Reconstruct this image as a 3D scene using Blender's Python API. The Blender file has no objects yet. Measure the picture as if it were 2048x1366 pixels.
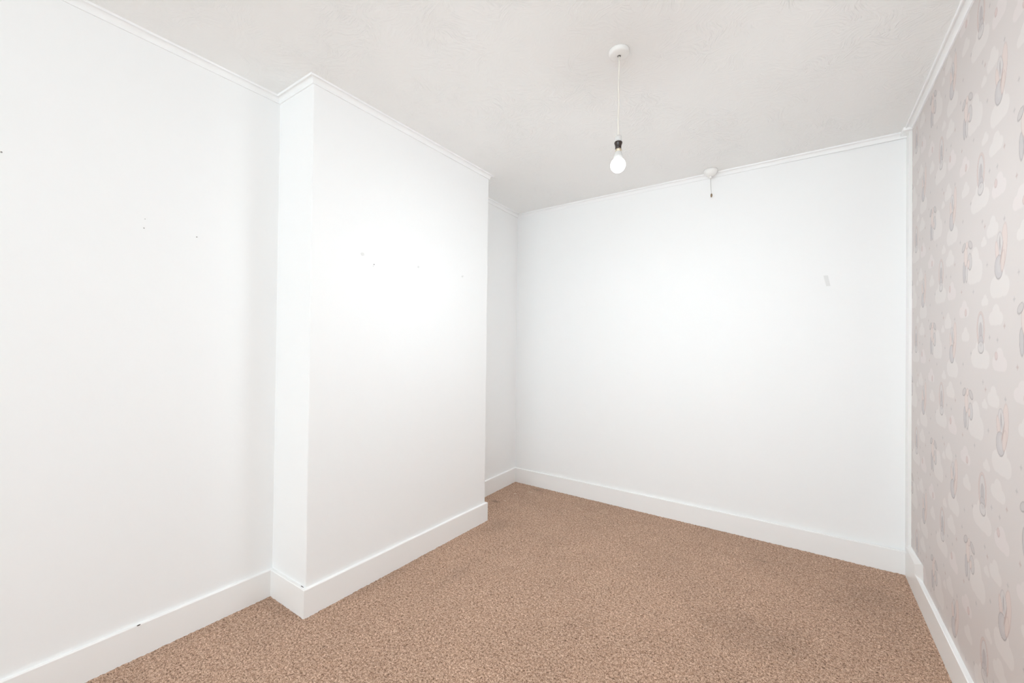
import bpy, bmesh, math, random
import numpy as np
from mathutils import Vector, Matrix

random.seed(7)
C = bpy.context.scene.collection
SC = bpy.context.scene
H = 2.45

# ------------------------------------------------------------------ camera
F, YAW, PIT, ROL, CAM_H, CX, CY = 822.35, -0.5786, 0.0089, -0.0119, 1.2254, -10.54, 4.54
cy_, sy_ = math.cos(YAW), math.sin(YAW)
right0 = Vector((cy_, -sy_, 0)); fwd0 = Vector((sy_, cy_, 0)); zup = Vector((0, 0, 1))
fwd = math.cos(PIT) * fwd0 + math.sin(PIT) * zup
up1 = -math.sin(PIT) * fwd0 + math.cos(PIT) * zup
rgt = math.cos(ROL) * right0 - math.sin(ROL) * up1
up = math.sin(ROL) * right0 + math.cos(ROL) * up1
cam_data = bpy.data.cameras.new('camera')
cam = bpy.data.objects.new('camera', cam_data)
C.objects.link(cam)
M = Matrix(((rgt.x, up.x, -fwd.x, 0), (rgt.y, up.y, -fwd.y, 0), (rgt.z, up.z, -fwd.z, CAM_H), (0, 0, 0, 1)))
cam.matrix_world = M
cam_data.sensor_width = 36
cam_data.lens = F / 2048 * 36
cam_data.shift_x = -CX / 2048
cam_data.shift_y = CY / 2048
cam_data.clip_start = 0.02
SC.camera = cam

# ------------------------------------------------------------------ world, lights, exposure
world = bpy.data.worlds.new('sky'); SC.world = world
world.use_nodes = True
bg = world.node_tree.nodes['Background']
bg.inputs[0].default_value = (0.86, 0.93, 1.0, 1)
bg.inputs[1].default_value = 1.0

def area(name, loc, target, sx, sy, power, col):
    l = bpy.data.lights.new(name, 'AREA'); l.shape = 'RECTANGLE'
    l.size = sx; l.size_y = sy; l.energy = power; l.color = col
    o = bpy.data.objects.new(name, l); C.objects.link(o)
    o.location = loc
    o.rotation_euler = (Vector(target) - Vector(loc)).to_track_quat('-Z', 'Y').to_euler()
    return o
WIN_W, BULB_W, SIDE_W = 72, 32, 16
# daylight through the window of the wall behind the camera
area('window_daylight', (-0.60, -4.76, 1.50), (-0.60, 1.0, 1.40), 1.9, 1.5, WIN_W, (0.785, 0.93, 0.995))
# soft fill light added behind the camera on the right, for sideways light
area('side_fill', (0.22, -0.9, 1.60), (-1.9, 1.9, 1.25), 0.6, 0.9, SIDE_W, (0.80, 0.935, 0.995))

SC.cycles.diffuse_bounces = 7
SC.cycles.max_bounces = 10
SC.cycles.use_adaptive_sampling = True
SC.cycles.adaptive_threshold = 0.05
SC.view_settings.view_transform = 'Standard'
SC.view_settings.look = 'None'
SC.view_settings.gamma = 1
SC.view_settings.use_curve_mapping = False
SC.view_settings.exposure = 0.11

# ------------------------------------------------------------------ helpers
def lin(c):
    c = c / 255.0
    return c / 12.92 if c <= 0.04045 else ((c + 0.055) / 1.055) ** 2.4
def rgb(r, g, b): return (lin(r), lin(g), lin(b), 1)

class NT:
    def __init__(s, name):
        s.m = bpy.data.materials.new(name); s.m.use_nodes = True
        s.t = s.m.node_tree; s.n = s.t.nodes; s.b = s.n['Principled BSDF']
    def new(s, ty, **kw):
        o = s.n.new(ty)
        for k, v in kw.items(): setattr(o, k, v)
        return o
    def link(s, a, b): s.t.links.new(a, b)
    def setin(s, sock, v):
        if isinstance(v, bpy.types.NodeSocket): s.link(v, sock)
        else: sock.default_value = v
    def math(s, op, a, b=0.0, c=None, clamp=False):
        o = s.new('ShaderNodeMath', operation=op, use_clamp=clamp)
        s.setin(o.inputs[0], a); s.setin(o.inputs[1], b)
        if c is not None: s.setin(o.inputs[2], c)
        return o.outputs[0]
    def mix(s, f, a, b):
        o = s.new('ShaderNodeMix', data_type='RGBA')
        s.setin(o.inputs[0], f); s.setin(o.inputs[6], a); s.setin(o.inputs[7], b)
        return o.outputs[2]
    def rng(s, v, a, b, c=0.0, d=1.0, smooth=False):
        o = s.new('ShaderNodeMapRange', interpolation_type='SMOOTHSTEP' if smooth else 'LINEAR')
        s.setin(o.inputs[0], v)
        for i, x in enumerate((a, b, c, d)): s.setin(o.inputs[1 + i], x)
        return o.outputs[0]
    def noise(s, vec, scale, detail=2, rough=0.5, dist=0.0, out=0):
        o = s.new('ShaderNodeTexNoise')
        s.link(vec, o.inputs['Vector'])
        o.inputs['Scale'].default_value = scale; o.inputs['Detail'].default_value = detail
        o.inputs['Roughness'].default_value = rough; o.inputs['Distortion'].default_value = dist
        return o.outputs[out]
    def pos(s):
        return s.new('ShaderNodeNewGeometry').outputs['Position']
    def bump(s, h, strength, dist):
        o = s.new('ShaderNodeBump')
        o.inputs['Strength'].default_value = strength; o.inputs['Distance'].default_value = dist
        s.link(h, o.inputs['Height']); s.link(o.outputs[0], s.b.inputs['Normal'])

def plain(name, col, rough=0.5, metal=0.0, spec=0.5):
    m = NT(name); m.b.inputs['Base Color'].default_value = col
    m.b.inputs['Roughness'].default_value = rough; m.b.inputs['Metallic'].default_value = metal
    m.b.inputs['Specular IOR Level'].default_value = spec
    return m.m

def obj(name, bm, mat, parent=None, label=None, cat=None, group=None, kind=None, smooth=False, bev=0):
    if isinstance(bm, bmesh.types.BMesh):
        me = bpy.data.meshes.new(name)
        bmesh.ops.recalc_face_normals(bm, faces=bm.faces)
        bm.to_mesh(me); bm.free()
    else: me = bm
    me.materials.append(mat)
    if smooth:
        for f in me.polygons: f.use_smooth = True
    o = bpy.data.objects.new(name, me); C.objects.link(o)
    if parent: o.parent = parent
    if bev:
        b = o.modifiers.new('bevel', 'BEVEL'); b.width = bev; b.segments = 2; b.limit_method = 'ANGLE'
        b.angle_limit = math.radians(40)
    tag(o, label, cat, group, kind)
    return o
def tag(o, label=None, cat=None, group=None, kind=None):
    for k, v in (('label', label), ('category', cat), ('group', group), ('kind', kind)):
        if v: o[k] = v
def thing(name, loc, label, cat, group=None):
    o = bpy.data.objects.new(name, None); C.objects.link(o); o.location = loc
    o.empty_display_size = 0.05
    tag(o, label, cat, group); return o

def box(bm, lo, hi):
    g = bmesh.ops.create_cube(bm, size=1.0)
    c = [(a + b) / 2 for a, b in zip(lo, hi)]; d = [b - a for a, b in zip(lo, hi)]
    for v in g['verts']:
        v.co = Vector((c[0] + v.co.x * d[0], c[1] + v.co.y * d[1], c[2] + v.co.z * d[2]))
def prism(bm, pts, z0, z1):
    lo = [bm.verts.new((x, y, z0)) for x, y in pts]; hi = [bm.verts.new((x, y, z1)) for x, y in pts]
    n = len(pts)
    bm.faces.new(lo[::-1]); bm.faces.new(hi)
    for i in range(n): bm.faces.new((lo[i], lo[(i + 1) % n], hi[(i + 1) % n], hi[i]))
def lathe(bm, prof, seg=32, mat=None):
    """prof: list of (r, z), open at the ends unless r = 0"""
    rings = []
    for r, z in prof:
        if r < 1e-6: rings.append([bm.verts.new((0, 0, z))])
        else: rings.append([bm.verts.new((r * math.cos(2 * math.pi * k / seg), r * math.sin(2 * math.pi * k / seg), z)) for k in range(seg)])
    for a, b in zip(rings, rings[1:]):
        for k in range(seg):
            k2 = (k + 1) % seg
            if len(a) == 1 and len(b) == 1: continue
            if len(a) == 1: bm.faces.new((a[0], b[k], b[k2]))
            elif len(b) == 1: bm.faces.new((a[k], b[0], a[k2]))
            else: bm.faces.new((a[k], b[k], b[k2], a[k2]))
    for v in bm.verts: v.tag = False
    return bm
def tube(bm, pts, r, seg=10):
    rings = []
    for i, p in enumerate(pts):
        p = Vector(p); d = (Vector(pts[min(i + 1, len(pts) - 1)]) - Vector(pts[max(i - 1, 0)])).normalized()
        a = d.orthogonal().normalized() if i == 0 else (rings_a - d * rings_a.dot(d)).normalized()
        rings_a = a; b = d.cross(a)
        rings.append([bm.verts.new(p + r * (math.cos(2 * math.pi * k / seg) * a + math.sin(2 * math.pi * k / seg) * b)) for k in range(seg)])
    for A, B in zip(rings, rings[1:]):
        for k in range(seg): bm.faces.new((A[k], A[(k + 1) % seg], B[(k + 1) % seg], B[k]))
    bm.faces.new(rings[0][::-1]); bm.faces.new(rings[-1])

# ------------------------------------------------------------------ plan of the room (wall faces, clockwise seen from inside on the right hand)
YB = -4.80                                     # wall behind the camera, set far back to even the light
V = [np.array(q, float) for q in (
    (-2.0686 - 0.0568 / 1.5798 * (1.0798 - YB), YB), (-2.0686, 1.0798), (-1.7717, 1.0737), (-1.7148, 2.3662),
    (-1.9961, 2.3662), (-1.9961, 3.2207), (0.6209, 3.1211), (0.6209 - 0.05160 * (3.1211 - YB), YB))]
def off_line(A, B, t):
    d = (B - A) / np.linalg.norm(B - A); n = np.array([d[1], -d[0]])
    return A + t * n, B + t * n
def inter(l1, l2):
    (a, b), (c, d) = l1, l2
    t = np.linalg.solve(np.array([b - a, -(d - c)]).T, c - a)
    return a + t[0] * (b - a)
def chain(t):
    L = [off_line(V[i], V[i + 1], t) for i in range(7)]
    return [L[0][0]] + [inter(L[i], L[i + 1]) for i in range(6)] + [L[6][1]]

def sweep(bm, i, prof, s0=0.0, s1=1.0):
    """mitred moulding along plan segment i; prof: list of (offset from wall, z), closed"""
    A = []; B = []
    for t, z in prof:
        ch = chain(t); a, b = ch[i], ch[i + 1]
        p = a + (b - a) * s0; q = a + (b - a) * s1
        A.append(bm.verts.new((p[0], p[1], z))); B.append(bm.verts.new((q[0], q[1], z)))
    n = len(prof)
    bm.faces.new(A); bm.faces.new(B[::-1])
    for k in range(n): bm.faces.new((A[k], B[k], B[(k + 1) % n], A[(k + 1) % n]))

# ------------------------------------------------------------------ materials
def wall_mat():
    m = NT('painted_lining_paper'); p = m.pos()
    m.b.inputs['Base Color'].default_value = rgb(*WALL)
    m.b.inputs['Roughness'].default_value = 0.62; m.b.inputs['Specular IOR Level'].default_value = 0.3
    m.bump(m.noise(p, 45, 2, 0.6), 0.3, 0.0012)
    return m.m
WALL = (248, 248, 248)
M_wall = wall_mat()

def gloss_mat():
    m = NT('white_gloss_paint'); p = m.pos()
    m.b.inputs['Base Color'].default_value = rgb(248, 247, 246)
    m.b.inputs['Roughness'].default_value = 0.33; m.b.inputs['Specular IOR Level'].default_value = 0.42
    m.bump(m.noise(p, 25, 2, 0.6), 0.3, 0.0012)
    return m.m
M_gloss = gloss_mat()
def crown_mat():
    m = NT('white_matt_moulding'); p = m.pos()
    m.b.inputs['Base Color'].default_value = rgb(250, 250, 250)
    m.b.inputs['Roughness'].default_value = 0.5; m.b.inputs['Specular IOR Level'].default_value = 0.3
    return m.m
M_crown = crown_mat()

def ceiling_mat():
    """combed plaster: small fans of parallel strokes, each patch combed its own way"""
    m = NT('combed_plaster_ceiling'); p = m.pos()
    m.b.inputs['Base Color'].default_value = rgb(*CEIL)
    m.b.inputs['Roughness'].default_value = 0.6; m.b.inputs['Specular IOR Level'].default_value = 0.3
    warp = m.new('ShaderNodeVectorMath', operation='ADD')
    wv = m.new('ShaderNodeVectorMath', operation='SCALE'); m.link(m.noise(p, 9, 0, 0.5, out=1), wv.inputs[0]); wv.inputs['Scale'].default_value = 0.10
    m.link(p, warp.inputs[0]); m.link(wv.outputs[0], warp.inputs[1])
    vor = m.new('ShaderNodeTexVoronoi'); vor.inputs['Scale'].default_value = 11.0
    m.link(warp.outputs[0], vor.inputs['Vector'])
    sep = m.new('ShaderNodeSeparateColor'); m.link(vor.outputs['Color'], sep.inputs[0])
    rot = m.new('ShaderNodeVectorRotate', rotation_type='Z_AXIS')
    m.link(warp.outputs[0], rot.inputs['Vector']); m.link(m.math('MULTIPLY', sep.outputs[0], 6.283), rot.inputs['Angle'])
    mp = m.new('ShaderNodeMapping'); m.link(rot.outputs[0], mp.inputs[0]); mp.inputs['Scale'].default_value = (150, 26, 1)
    strokes = m.noise(mp.outputs[0], 1.0, 2, 0.5)
    ridge = m.rng(strokes, 0.42, 0.72, smooth=True)
    fade = m.rng(m.noise(p, 3.5, 2, 0.5), 0.38, 0.62)
    h = m.math('MULTIPLY', ridge, m.math('ADD', m.math('MULTIPLY', fade, 0.8), 0.2))
    m.bump(h, 0.7, 0.0022)
    return m.m
CEIL = (248, 248, 247)
M_ceil = ceiling_mat()

def carpet_mat():
    m = NT('beige_twist_carpet'); p = m.pos()
    fine = m.noise(p, 270, 2, 0.7); mid = m.noise(p, 110, 2, 0.6)
    big = m.noise(p, 2.2, 1, 0.55); big2 = m.noise(p, 7.5, 2, 0.6)
    tone = m.math('ADD', m.math('MULTIPLY', fine, 0.62), m.math('MULTIPLY', mid, 0.38))
    ramp = m.new('ShaderNodeValToRGB'); m.link(tone, ramp.inputs[0])
    e = ramp.color_ramp.elements
    e[0].position = 0.36; e[0].color = rgb(*CARP[0])
    e[1].position = 0.65; e[1].color = rgb(*CARP[2])
    q = e.new(0.5); q.color = rgb(*CARP[1])
    # worn and trodden patches, then the listed stains and painted shading
    w = m.math('MULTIPLY', m.rng(big, 0.34, 0.66, 1.035, 0.965), m.rng(big2, 0.35, 0.68, 1.03, 0.97))
    xyz = m.new('ShaderNodeSeparateXYZ'); m.link(p, xyz.inputs[0])
    patch_noise = m.noise(p, 14, 2, 0.65)
    for (x, y, rx, ry, amt) in STAINS_SHADING:
        mp = m.new('ShaderNodeMapping', vector_type='TEXTURE'); m.link(p, mp.inputs[0])
        mp.inputs['Location'].default_value = (x, y, 0); mp.inputs['Scale'].default_value = (rx, ry, 100)
        ln = m.new('ShaderNodeVectorMath', operation='LENGTH'); m.link(mp.outputs[0], ln.inputs[0])
        d = m.math('ADD', ln.outputs['Value'], m.math('MULTIPLY', m.math('SUBTRACT', patch_noise, 0.5), 1.6))
        w = m.math('MULTIPLY', w, m.rng(d, 0.2, 1.2, 1 - amt, 1.0, smooth=True))
    v = m.new('ShaderNodeVectorMath', operation='SCALE'); m.link(ramp.outputs[0], v.inputs[0]); m.link(w, v.inputs['Scale'])
    m.link(v.outputs[0], m.b.inputs['Base Color'])
    m.b.inputs['Roughness'].default_value = 0.95; m.b.inputs['Specular IOR Level'].default_value = 0.1
    m.b.inputs['Sheen Weight'].default_value = 0.15; m.b.inputs['Sheen Roughness'].default_value = 0.5
    m.bump(tone, 0.8, 0.006)
    return m.m
CARP = ((92, 64, 46), (190, 153, 128), (244, 214, 192))
STAINS_SHADING = [(-0.13, 2.08, 0.26, 0.20, 0.10), (0.10, 2.05, 0.20, 0.20, 0.05), (-0.056, 2.836, 0.05, 0.016, 0.22), (-1.85, 2.71, 0.045, 0.03, 0.35), (-1.72, 3.13, 0.05, 0.02, 0.3),
          (-1.60, 2.36, 0.10, 0.14, 0.13), (-1.43, 1.74, 0.05, 0.22, 0.10), (0.42, 2.75, 0.16, 0.22, 0.10), (-1.72, 1.50, 0.05, 0.4, 0.10)]  # opens with painted shading at the breast corner, ends with darker strip along skirting
M_carpet = carpet_mat()

# wallpaper: clouds, stars and generic seed-pod, bud and posy motifs in a half-drop repeat, printed flat on the sheet
WP_BG = (218, 210, 207); WP_CLOUD = (226, 219, 216); WP_CLOUDP = (226, 217, 215)
W6 = V[6]; dR = (V[7] - V[6]) / np.linalg.norm(V[7] - V[6]); nR = np.array([dR[1], -dR[0]])   # along the right wall towards the camera, and into the room
PRX, PRZ = 0.49, 0.52                      # repeat of the print
def print_colour(d, z):
    """sRGB colour (0..255) of the print at distance d along the wall and height z"""
    # the paper was hung a little out of true: the pattern drifts towards the camera near the floor
    d = d - 0.002 - 0.036 * np.maximum(0, 1.35 - z); z = z + 0.006
    u = (d - 0.412) / PRX; col = np.floor(u)
    X = (u - col) * PRX + 0.412
    zz = z - 0.78 - 0.26 * np.mod(col, 2)
    soft = 0.0011
    def ell(cx, cz, rx, rz, rot=0.0):
        dz = np.mod(zz - cz + PRZ / 2, PRZ) - PRZ / 2; dx = X - cx
        r = math.radians(rot); c_, s_ = math.cos(r), math.sin(r)
        ex, ez = (c_ * dx + s_ * dz) / rx, (-s_ * dx + c_ * dz) / rz
        dist = (np.sqrt(ex * ex + ez * ez) - 1) * min(rx, rz)
        return np.clip(0.5 - dist / (2 * soft), 0, 1)
    c = np.ones(d.shape + (3,)) * np.array(WP_BG, float)
    def mixin(mk, k, alpha=1.0):
        nonlocal c
        w = (mk * alpha)[..., None]; c = c * (1 - w) + np.array(k, float) * w
    def cloud(cx, cz, w, h, pink=False):
        mk = np.zeros(d.shape)
        for e in ((cx - .26 * w, cz - .16 * h, .26 * w, .34 * h), (cx + .02 * w, cz + .08 * h, .28 * w, .44 * h),
                  (cx + .28 * w, cz - .2 * h, .24 * w, .32 * h), (cx, cz - .28 * h, .42 * w, .24 * h)): mk = np.maximum(mk, ell(*e))
        mixin(mk, WP_CLOUDP if pink else WP_CLOUD, 0.95)
    for a in ((.486, .349, .11, .060, True), (.793, .307, .11, .062), (.650, .190, .17, .095), (.500, .258, .085, .05),
              (.818, .173, .11, .068, True), (.765, .060, .095, .062), (.600, .488, .15, .12), (.822, .405, .145, .095),
              (.70, .36, .06, .035), (.69, .03, .05, .03)): cloud(*a)
    MX = [0.0, 1.0]
    def blob(k, cx, cz, rx, rz, rot=0, a=1.0, line=None):
        cx = MX[0] + (cx - MX[0]) * MX[1]; rx = rx * MX[1]
        if line: mixin(ell(cx, cz - .0008, rx + .0020, rz + .0022, rot), line, 0.85)
        mixin(ell(cx, cz, rx, rz, rot), k, a)
    GREY = (203, 197, 197); GRD = (148, 138, 138); PINK = (226, 212, 207); PKD = (192, 170, 164); PALE = (216, 210, 208); PLD = (168, 158, 158)
    # seed pod with a long petal
    x, y = .832, .487; MX[:] = [x - .004, 1.3]
    blob(PINK, x + .018, y + .018, .017, .062, -8, 0.9, PKD)
    blob(PALE, x - .006, y + .026, .017, .036, 6, 1, PLD)
    blob(GREY, x - .002, y + .012, .007, .012, 0, .6)
    blob(PINK, x - .022, y + .006, .009, .034, 14, 0.9, PKD)
    blob(GREY, x - .012, y - .040, .024, .034, 8, 1, GRD)
    blob(PALE, x - .008, y - .036, .014, .022, 8, .4)
    blob(PALE, x + .004, y - .004, .0012, .030, -24, .1, PKD)
    blob(PINK, x + .012, y - .026, .010, .030, -14, .85, PKD)
    blob(GREY, x - .006, y + .030, .0015, .018, 0, .3, PLD)
    # closed bud
    x, y = .660, .258; MX[:] = [x, 1.3]
    blob(PINK, x, y + .010, .028, .058, 0, 0.7, PKD)
    blob(PALE, x, y + .016, .019, .044, 0, 1, PLD)
    blob(GREY, x, y + .006, .010, .026, 0, .7, PLD)
    blob(GREY, x, y - .028, .017, .018, 0, .9, PLD)
    blob(PALE, x, y - .048, .020, .018, 0, 1, GRD)
    blob(GREY, x, y - .040, .010, .006, 0, .8)
    # posy with a ribbon
    x, y = .520, .002; MX[:] = [x, 1.15]
    blob(GREY, x - .030, y - .040, .011, .036, 2, .95, GRD)
    blob(PALE, x - .006, y - .040, .011, .038, -3, .95, GRD)
    blob(PALE, x + .026, y - .012, .018, .028, 10, .9, GRD)
    blob(PINK, x - .014, y + .016, .015, .036, 4, .95, PKD)
    blob(PALE, x - .034, y + .050, .018, .011, 25, .8, GRD)
    blob(PALE, x + .030, y + .046, .020, .011, -28, .8, GRD)
    blob(PINK, x - .002, y + .052, .010, .011, 0, .95, PKD)
    blob(PINK, x + .012, y - .018, .008, .014, -20, .95, PKD)
    MX[:] = [0.0, 1.0]
    # stars and little flowers
    for (sx, sz, k) in ((.805, .231, 0), (.676, .098, 0), (.456, .414, 1), (.699, .076, 1), (.588, .400, 0), (.470, .15, 0), (.72, .47, 0),
                        (.86, .27, 1), (.56, .19, 0), (.74, .24, 0), (.44, .08, 0), (.86, .06, 0)):
        mixin(np.maximum(ell(sx, sz, .0080, .0026), ell(sx, sz, .0026, .0080)), PKD if k else (186, 180, 179), 0.7)
    for (fx, fz) in ((.793, .184), (.505, .335)): blob((223, 206, 203), fx, fz, .010, .011, 0, .8, PKD)
    return c
def wallpaper_sheet(z0, z1, d0, d1):
    """fine grid whose vertex colours carry the print (finest where the pattern is met closest)"""
    ds = np.concatenate([np.arange(d0, 2.2, 0.0030), np.arange(2.2, 3.0, 0.0065), np.arange(3.0, d1, 0.02), [d1]])
    zs = np.concatenate([np.arange(z0, z1, 0.0030), [z1]])
    D, Z = np.meshgrid(ds, zs, indexing='ij')
    off = 0.0004
    co = np.stack([W6[0] + dR[0] * D + nR[0] * off, W6[1] + dR[1] * D + nR[1] * off, Z], -1).reshape(-1, 3)
    idx = np.arange(D.size).reshape(D.shape)
    q = np.stack([idx[:-1, :-1], idx[1:, :-1], idx[1:, 1:], idx[:-1, 1:]], -1).reshape(-1, 4)
    me = bpy.data.meshes.new('wallpaper')
    me.vertices.add(len(co)); me.vertices.foreach_set('co', co.ravel())
    me.loops.add(q.size); me.loops.foreach_set('vertex_index', q.ravel())
    me.polygons.add(len(q)); me.polygons.foreach_set('loop_start', np.arange(0, q.size, 4)); me.polygons.foreach_set('loop_total', np.full(len(q), 4))
    me.update()
    ca = me.color_attributes.new('print', 'BYTE_COLOR', 'POINT')
    c = print_colour(D, Z).reshape(-1, 3) / 255.0
    ca.data.foreach_set('color_srgb', np.concatenate([c, np.ones((len(c), 1))], 1).ravel())
    return me
def wallpaper_mat():
    m = NT('grey_cloud_wallpaper'); p = m.pos()
    at = m.new('ShaderNodeVertexColor', layer_name='print'); m.link(at.outputs[0], m.b.inputs['Base Color'])
    m.b.inputs['Roughness'].default_value = 0.5; m.b.inputs['Specular IOR Level'].default_value = 0.35
    m.bump(m.noise(p, 90, 3, 0.6), 0.2, 0.0008)
    return m.m
M_paper = wallpaper_mat()

# ------------------------------------------------------------------ setting
TH = 0.12
def outer(i, j):   # the wall slab between plan corners, thickened outwards
    A, B = V[i], V[j]
    d = (B - A) / np.linalg.norm(B - A); n = np.array([-d[1], d[0]])
    return [A, B, B + n * TH, A + n * TH]
def wall(name, poly, mat, bev=0.0, z0=-0.05, z1=H + 0.02):
    bm = bmesh.new(); prism(bm, [tuple(q) for q in poly], z0, z1)
    return obj(name, bm, mat, kind='structure', bev=bev)

wall_left = wall('wall_left', outer(0, 1), M_wall)
breast = wall('wall_chimney_breast', [V[1] + (-TH, 0), V[1], V[2], V[3], V[4], V[4] + (-.3, 0)], M_wall, bev=0.004)
wall_left2 = wall('wall_left.001', outer(4, 5), M_wall)
wall_far = wall('wall_far', [V[5] + (-TH, 0), V[6] + (TH, 0), V[6] + (TH, TH), V[5] + (-TH, TH)], M_wall)
wall_right = wall('wall_right', outer(6, 7), M_wall)
obj('wallpaper', wallpaper_sheet(0.10, H - 0.002, 0.03, float(np.linalg.norm(V[7] - V[6]))), M_paper, wall_right)

# unseen wall behind the camera, its window opening sized to even the light
x0, x1 = V[0][0] - TH, V[6][0] + TH
wx0, wx1, wz0, wz1 = -1.60, 0.40, 0.70, 2.25
bm = bmesh.new()
box(bm, (x0, YB - TH, -0.05), (wx0, YB, H + .02)); box(bm, (wx1, YB - TH, -0.05), (x1, YB, H + .02))
box(bm, (wx0, YB - TH, -0.05), (wx1, YB, wz0)); box(bm, (wx0, YB - TH, wz1), (wx1, YB, H + .02))
obj('wall_back', bm, M_wall, kind='structure')
M_glass = NT('window_glass'); M_glass.b.inputs['Transmission Weight'].default_value = 1.0
M_glass.b.inputs['Roughness'].default_value = 0.0; M_glass.b.inputs['IOR'].default_value = 1.45
win = bpy.data.objects.new('window_1', None); C.objects.link(win); win.location = ((wx0 + wx1) / 2, YB - .06, wz0); tag(win, kind='structure')
def local(bm, o):
    for v in bm.verts: v.co -= o.location
bm = bmesh.new()
for lo, hi in (((wx0, YB - .09, wz0), (wx0 + .06, YB - .03, wz1)), ((wx1 - .06, YB - .09, wz0), (wx1, YB - .03, wz1)),
               ((wx0 + .06, YB - .09, wz0), (wx1 - .06, YB - .03, wz0 + .06)), ((wx0 + .06, YB - .09, wz1 - .06), (wx1 - .06, YB - .03, wz1)),
               ((-.63, YB - .09, wz0 + .06), (-.57, YB - .03, wz1 - .06))): box(bm, lo, hi)
local(bm, win); obj('window_frame', bm, M_gloss, win)
for a, b in ((wx0 + .06, -.63), (-.57, wx1 - .06)):
    bm = bmesh.new(); box(bm, (a, YB - .065, wz0 + .06), (b, YB - .059, wz1 - .06)); local(bm, win); obj('pane', bm, M_glass.m, win)
bm = bmesh.new(); box(bm, (wx0 - .04, YB - .02, wz0 - .025), (wx1 + .04, YB + .10, wz0)); local(bm, win); obj('window_sill', bm, M_gloss, win)

bm = bmesh.new(); prism(bm, [(x0 - .2, YB - .2), (x1 + .3, YB - .2), (x1 + .3, 3.45), (x0 - .2, 3.45)], H, H + 0.15)
ceiling = obj('ceiling', bm, M_ceil, kind='structure')
M_slab = plain('floor_boards_under_carpet', rgb(120, 90, 66), 0.8)
bm = bmesh.new(); prism(bm, [(x0 - .2, YB - .2), (x1 + .3, YB - .2), (x1 + .3, 3.45), (x0 - .2, 3.45)], -0.20, -0.012)
floor = obj('floor', bm, M_slab, kind='structure')

# fitted carpet: a dense tufted surface, one object of countless tufts
def carpet():
    st = 0.006
    xs = np.arange(x0, x1, st); ys = np.concatenate([np.arange(YB, -0.6, 0.03), np.arange(-0.6, 3.25, st)])
    rs = np.random.RandomState(3)
    X, Y = np.meshgrid(xs, ys, indexing='ij')
    Zc = rs.rand(*X.shape) * 0.0045 - 0.003
    X = X + (rs.rand(*X.shape) - .5) * st * .7; Y = Y + (rs.rand(*Y.shape) - .5) * st * .7
    nx, ny = X.shape
    co = np.stack([X, Y, Zc], -1).reshape(-1, 3)
    idx = np.arange(nx * ny).reshape(nx, ny)
    q = np.stack([idx[:-1, :-1], idx[1:, :-1], idx[1:, 1:], idx[:-1, 1:]], -1).reshape(-1, 4)
    me = bpy.data.meshes.new('carpet_pile')
    me.vertices.add(len(co)); me.vertices.foreach_set('co', co.ravel())
    me.loops.add(q.size); me.loops.foreach_set('vertex_index', q.ravel())
    me.polygons.add(len(q)); me.polygons.foreach_set('loop_start', np.arange(0, q.size, 4)); me.polygons.foreach_set('loop_total', np.full(len(q), 4))
    me.update(); me.validate()
    return me
obj('carpet_pile', carpet(), M_carpet, floor, kind='stuff', smooth=True)

# skirting boards
TB, HB = 0.015, 0.1275
def skirt(name, i, h=HB, t=TB, s0=0.0, s1=1.0):
    prof = [(0, -0.01), (t, -0.01), (t, h - .003), (t - .003, h), (0, h)]
    bm = bmesh.new(); sweep(bm, i, prof, s0, s1)
    return obj(name, bm, M_gloss, kind='structure')
sk_left = skirt('baseboard_left', 0)
sk_ret = skirt('baseboard_chimney_return', 1)
sk_front = skirt('baseboard_chimney_front', 2)
skirt('baseboard_chimney_side', 3)
skirt('baseboard_left.001', 4)
skirt('baseboard_far', 5)
# the right wall carries a lower, slightly thicker board
L7 = np.linalg.norm(V[7] - V[6])
skirt('baseboard_right', 6, h=0.118, t=0.0165, s0=0.0, s1=1.0)

# boxed batten in the corner, and the stub of an older, taller skirting in front of it
def rw(d, t): q = W6 + dR * d + nR * t; return (q[0], q[1])
bm = bmesh.new(); prism(bm, [rw(-.005, -.005), rw(.068, -.005), rw(.068, .014), rw(-.005, .014)], 0.10, H - 0.001)
obj('trim_1', bm, M_gloss, kind='structure', bev=0.002)
bm = bmesh.new()
zb, zt = 0.118, 0.198
pl = [rw(.045, 0), rw(.045, .018), rw(.27, .018), rw(.355, 0)]
lo = [bm.verts.new((x, y, zb)) for x, y in pl]
mi = [bm.verts.new((x, y, .166)) for x, y in pl]
tp = [rw(.045, 0), rw(.045, .003), rw(.335, .003), rw(.352, 0)]
hi = [bm.verts.new((x, y, zt + dz)) for (x, y), dz in zip(tp, (-.016, -.016, 0, 0))]
bm.faces.new(lo[::-1]); bm.faces.new(hi)
for A, B in ((lo, mi), (mi, hi)):
    for k in range(4): bm.faces.new((A[k], A[(k + 1) % 4], B[(k + 1) % 4], B[k]))
obj('trim_2', bm, M_gloss, kind='structure')

# cove moulding under the ceiling
PC, DC = 0.0256, 0.0302
def cove(pc, dc):
    pr = [(0, H - dc), (0.0055, H - dc), (0.0060, H - dc + .004)]
    for k in range(1, 7):
        a = k / 7 * math.pi / 2
        pr.append((0.0060 + (pc - .0115) * (1 - math.cos(a)), H - dc + .004 + (dc - .010) * math.sin(a)))
    pr += [(pc - .0030, H - .0090), (pc, H - .0085), (pc + .001, H), (0, H)]
    return pr
def crown(name, i, pc=PC, dc=DC, s0=0.0, s1=1.0):
    bm = bmesh.new(); sweep(bm, i, cove(pc, dc), s0, s1)
    return obj(name, bm, M_crown, kind='structure')
for k, i in enumerate((0, 1, 2, 3, 4, 5)):
    crown('trim_%d' % (k + 3), i)
crown('trim_9', 6, 0.030, 0.019)
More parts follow.
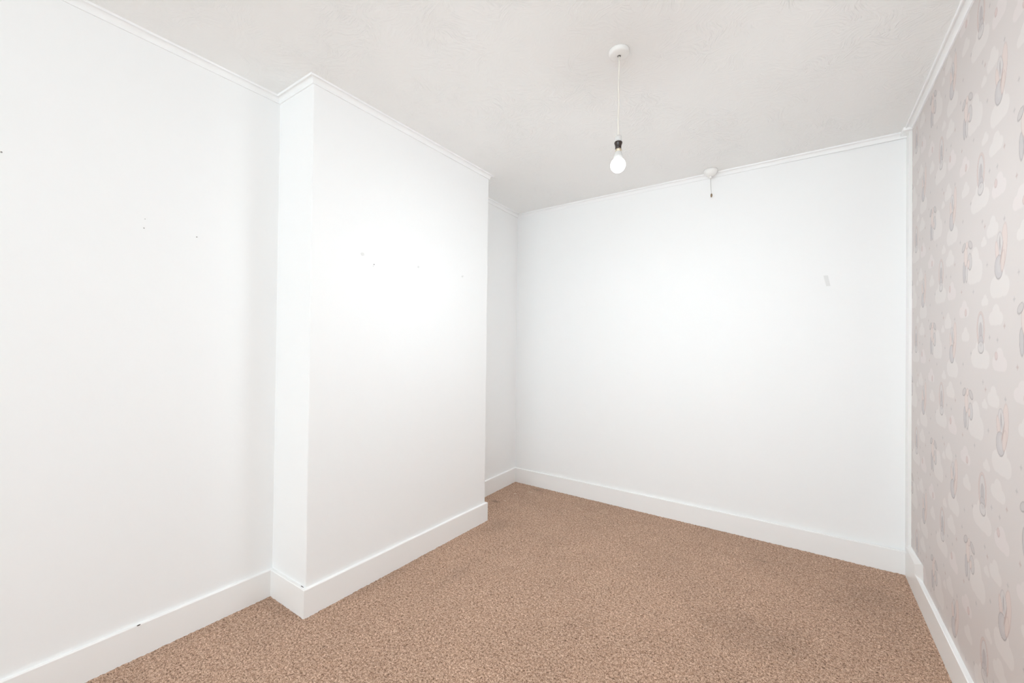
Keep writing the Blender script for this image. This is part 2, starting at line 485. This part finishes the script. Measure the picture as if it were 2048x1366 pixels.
# block of moulding that returns round the head of the corner batten
bm = bmesh.new(); prism(bm, [rw(0.0, 0.0), rw(.085, 0.0), rw(.085, .040), rw(0.0, .040)], H - .020, H - .0005)
obj('trim_10', bm, M_crown, kind='structure', bev=0.003)

# nail holes in the walls and a chip in the skirting
M_dark = plain('dark_hole', rgb(48, 42, 40), 0.9)
def on_wall(i, j, x=None, y=None, z=0.0, out=0.0):
    A, B = V[i], V[j]; d = (B - A) / np.linalg.norm(B - A); n = np.array([d[1], -d[0]])
    if y is not None: t = (y - A[1]) / d[1]
    else: t = (x - A[0]) / d[0]
    q = A + d * t + n * out
    return Vector((q[0], q[1], z)), Vector((d[0], d[1], 0)), Vector((n[0], n[1], 0))
def patch(name, base, a, n, w, h, tilt, th, mat, parent=None, seg=10, wob=0.25, **kw):
    """thin irregular patch lying on a wall: a along the wall, n into the room"""
    bm = bmesh.new(); rs = random.Random(int(base.x * 1e4) ^ int(base.z * 1e4))
    ring0 = []; ring1 = []
    ct, stt = math.cos(tilt), math.sin(tilt)
    for k in range(seg):
        r = 1 + (rs.random() - .5) * wob; an = 2 * math.pi * k / seg
        px, pz = r * w / 2 * math.cos(an), r * h / 2 * math.sin(an)
        px, pz = ct * px - stt * pz, stt * px + ct * pz
        q = a * px + Vector((0, 0, pz))
        ring0.append(bm.verts.new(q - n * .001)); ring1.append(bm.verts.new(q * .9 + n * th))
    bm.faces.new(ring0[::-1]); bm.faces.new(ring1)
    for k in range(seg): bm.faces.new((ring0[k], ring0[(k + 1) % seg], ring1[(k + 1) % seg], ring1[k]))
    if parent:
        for v in bm.verts: v.co += base
        return obj(name, bm, mat, parent, **kw)
    o = obj(name, bm, mat, **kw); o.location = base; return o
M_hole = plain('filled_nail_hole', rgb(150, 146, 144), 0.9)
for (y, z, s, mt) in ((.2114, 1.838, .0055, M_hole), (.5692, 1.679, .0045, M_hole), (.5717, 1.7156, .003, M_hole), (.7435, 1.6833, .0050, M_hole)):
    b, a, n = on_wall(0, 1, y=y, z=z)
    patch('nail_hole', b, a, n, s, s, 0, .0004, mt, wall_left)
b, a, n = on_wall(2, 3, y=1.4131, z=1.6502)
patch('nail_hole', b, a, n, .005, .006, 0, .0005, M_dark, breast)
b, a, n = on_wall(2, 3, y=1.4081, z=1.6405)
patch('nail_hole', b, a, n, .003, .003, 0, .0004, M_hole, breast)
# open joints behind the skirting
b, a, n = on_wall(0, 1, y=.5734, z=HB - .002, out=TB)
patch('paint_chip', b, a, n, .012, .004, 0, .0006, M_dark, sk_left, wob=.1)
b, a, n = on_wall(1, 2, x=-1.793, z=HB, out=.003)
bm = bmesh.new(); box(bm, (-.010, -.0012, -.001), (.010, .0012, .0008))
ang = math.atan2(a.y, a.x)
for v in bm.verts: v.co = Matrix.Rotation(ang, 4, 'Z') @ v.co + b
obj('open_joint', bm, M_dark, sk_ret)

# ------------------------------------------------------------------ sticky pads left on the walls
M_pad = plain('grey_sticky_pad', rgb(231, 231, 230), 0.7)
M_pad2 = plain('grey_tape', rgb(233, 233, 232), 0.7)
for (y, z, w, h, lab) in ((1.3432, 1.6917, .021, .019, 'pale grey scrap of putty on the chimney breast, leftmost of three, above the nail hole'),
                          (1.7190, 1.6880, .014, .012, 'pale grey scrap of putty on the chimney breast, middle one of three'),
                          (2.1011, 1.6889, .020, .012, 'pale grey scrap of putty on the chimney breast, nearest its far edge')):
    b, a, n = on_wall(2, 3, y=y, z=z)
    patch('putty_scrap', b, a, n, w, h, .3, .0010, M_pad, label=lab, cat='putty', group='putty scraps on the chimney breast', wob=.5)
b, a, n = on_wall(5, 6, x=.2599, z=1.6501)
bm = bmesh.new()
pr = [(-.0175, .034), (.004, .034), (.0165, -.031), (-.0035, -.031)]
A_ = [bm.verts.new(a * px + Vector((0, 0, pz)) - n * .001) for px, pz in pr]
B_ = [bm.verts.new(a * px + Vector((0, 0, pz)) + n * .0008) for px, pz in pr]
bm.faces.new(A_[::-1]); bm.faces.new(B_)
for k in range(4): bm.faces.new((A_[k], A_[(k + 1) % 4], B_[(k + 1) % 4], B_[k]))
o = obj('sticky_strip', bm, M_pad2, label='slanted grey sticky strip stuck on the far wall near the wallpapered wall', cat='tape'); o.location = b

# ------------------------------------------------------------------ pendant light
PX_, PY_ = -0.5442, 1.6529
M_plastic = plain('white_plastic', rgb(244, 243, 241), 0.35)
M_neck = plain('darkened_white_plastic', rgb(212, 210, 208), 0.4)  # white plastic, colour darkened to offset the close bulb light
M_cord = plain('cream_cord', rgb(240, 234, 226), 0.5)
M_brown = plain('dark_brown_bakelite', rgb(50, 38, 34), 0.3)
M_brass = plain('nickel_cap', rgb(205, 192, 170), 0.35, 0.85)
pend = thing('pendant_light', (PX_, PY_, H), 'bare lit pendant bulb on a white cord with round white ceiling rose', 'lamp')
bm = bmesh.new(); lathe(bm, [(0, .0), (.0405, 0), (.0412, -.003), (.0410, -.012), (.0385, -.0165), (.034, -.0188), (.010, -.0205), (.0055, -.0205), (.0055, -.017), (0, -.017)], 40)
obj('ceiling_rose', bm, M_plastic, pend, smooth=True)
bm = bmesh.new(); lathe(bm, [(.0046, -.0195), (.0062, -.0205), (.0062, -.0212), (.0040, -.0212)], 20)
obj('cord_hole', bm, M_brown, pend)
bm = bmesh.new()
cp = [(0, 0, -.018)] + [(.0012 * math.sin(k * 1.1) , .0008 * math.cos(k * 1.7), -.026 - k * .0265) for k in range(1, 12)] + [(0, 0, -.352)]
tube(bm, cp, .0032, 10)
obj('cord', bm, M_cord, pend, smooth=True)
hold = bpy.data.objects.new('lamp_holder', None); C.objects.link(hold); hold.parent = pend; hold.location = (0.0005, 0, -.350); hold.rotation_euler = (0, 0.01, 0)
# holder runs downwards from z = 0
bm = bmesh.new(); lathe(bm, [(.0, .0), (.009, 0), (.0118, -.002), (.0132, -.008), (.0138, -.027), (0, -.027)], 28)
obj('holder_cap', bm, M_neck, hold, smooth=True)
bm = bmesh.new(); lathe(bm, [(.0, -.0255), (.0155, -.0265), (.0162, -.029), (.0158, -.032), (.0135, -.038), (.0120, -.046), (.0125, -.0535), (.0100, -.055), (0, -.055)], 28)
obj('shade_ring', bm, M_brown, hold, smooth=True, label='dark brown ring')
bulb = bpy.data.objects.new('bulb', None); C.objects.link(bulb); bulb.parent = pend; bulb.location = (0.0010, 0, -.402); bulb.rotation_euler = (0, 0.02, 0)
bm = bmesh.new(); lathe(bm, [(0, .004), (.0105, .004), (.0108, -.004), (.0113, -.005), (.0108, -.006), (.0110, -.014), (.0, -.014)], 24)
obj('bulb_cap', bm, M_brass, bulb, smooth=True)
bm = bmesh.new(); box(bm, (-.0142, -.0016, -.0105), (.0142, .0016, -.0080)); 
obj('cap_pin', bm, M_brass, bulb)
bm = bmesh.new(); lathe(bm, [(0, -.013), (.0112, -.0135), (.0130, -.0165), (.0165, -.032), (.0195, -.0455), (.0, -.0455)], 28)
obj('bulb_neck', bm, M_neck, bulb, smooth=True)
m = NT('lit_bulb'); m.b.inputs['Base Color'].default_value = (1, 1, 1, 1)
m.b.inputs['Emission Color'].default_value = (1.0, 0.95, 0.88, 1); m.b.inputs['Emission Strength'].default_value = 2.0
bm = bmesh.new(); R = .0305; zc = -.0690
prof = [(0, -.0450), (.0190, -.0450)]
a0 = math.asin(.0190 / R)
for k in range(0, 15):
    a = a0 + (math.pi - a0) * k / 14
    prof.append((max(0, R * math.sin(a)), zc + R * math.cos(a)))
lathe(bm, prof, 32)
obj('bulb_globe', bm, m.m, bulb, smooth=True)

# the bulb's light: an LED bulb throws little towards its own cap
ies = bpy.data.texts.new('led_bulb_distribution')
va = list(range(0, 181, 10))
def cand(t):
    if t <= 40: return 1000
    if t >= 175: return 15
    x = (t - 40) / 135.0
    return 15 + 985 * (1 - x * x * (3 - 2 * x)) ** 1.35
ies.write('IESNA:LM-63-2002\nTILT=NONE\n1 1000 1 %d 1 1 2 0 0 0\n1 1 10\n' % len(va))
ies.write(' '.join(str(t) for t in va) + '\n0\n' + ' '.join('%.0f' % cand(t) for t in va) + '\n')
bl = bpy.data.lights.new('bulb_light', 'POINT'); bl.energy = BULB_W; bl.shadow_soft_size = 0.18; bl.color = (0.845, 0.945, 0.99)
bl.use_nodes = True
nt = bl.node_tree; em = nt.nodes['Emission']; tx = nt.nodes.new('ShaderNodeTexIES'); tx.mode = 'INTERNAL'; tx.ies = ies
tx.inputs['Strength'].default_value = 0.0125
nt.links.new(tx.outputs[0], em.inputs['Strength'])
blo = bpy.data.objects.new('bulb_light', bl); C.objects.link(blo); blo.location = (PX_, PY_, H - .402 - .0655 - .0325 - .032)

# ------------------------------------------------------------------ pull-cord switch
b, a, n = on_wall(5, 6, x=-.3720, z=H, out=PC + .046)
sw = thing('pull_switch', b, 'round white ceiling pull switch with a short cord above the far wall', 'switch')
bm = bmesh.new(); lathe(bm, [(0, 0), (.0420, 0), (.0425, -.008), (.0400, -.018), (.033, -.030), (.022, -.040), (.012, -.044), (0, -.045)], 36)
obj('switch_body', bm, M_plastic, sw, smooth=True)
bm = bmesh.new(); lathe(bm, [(0, -.042), (.010, -.042), (.0095, -.054), (.006, -.058), (0, -.058)], 18)
obj('cord_outlet', bm, M_plastic, sw, smooth=True)
bm = bmesh.new(); tube(bm, [(0, 0, -.056), (.001, 0, -.09), (.003, 0, -.13), (.006, 0, -.163)], .0013, 6)
obj('pull_cord', bm, plain('grey_cord', rgb(190, 186, 182), 0.6), sw)
bm = bmesh.new(); lathe(bm, [(0, -.161), (.003, -.162), (.0058, -.168), (.0062, -.178), (.0040, -.186), (0, -.187)], 14)
o = obj('cord_knob', bm, plain('brass_knob', rgb(150, 128, 106), 0.4, 0.4), sw, smooth=True, label='small brass coloured knob'); o.location = (.006, 0, 0)

# ------------------------------------------------------------------ lint on the carpet
M_lint = plain('cream_lint', rgb(240, 225, 205), 0.9)
for (x, y, w, h, an, lab) in ((-1.8169, 2.9357, .016, .010, .2, 'cream lint scrap lying on the carpet before the far left corner'),
                              (-1.7248, 3.0438, .026, .008, .5, 'long cream lint scrap nearest the far skirting board'),
                              (-1.7992, 2.7568, .020, .008, -.2, 'cream lint scrap beside the dark smudge on the carpet')):
    bm = bmesh.new(); rs = random.Random(int(w * 1e4))
    for k in range(4):
        g = bmesh.ops.create_icosphere(bm, subdivisions=1, radius=.5)
        cx = (k - 1.5) * w * .26; cyy = (rs.random() - .5) * h * .5; s = .7 + .5 * rs.random()
        for v in g['verts']: v.co = Vector((cx + v.co.x * w * .45 * s, cyy + v.co.y * h * .7 * s, .0025 + v.co.z * .005))
    o = obj('lint_scrap', bm, M_lint, label=lab, cat='lint', group='lint on the carpet', smooth=True); o.location = (x, y, .0005); o.rotation_euler = (0, 0, an)
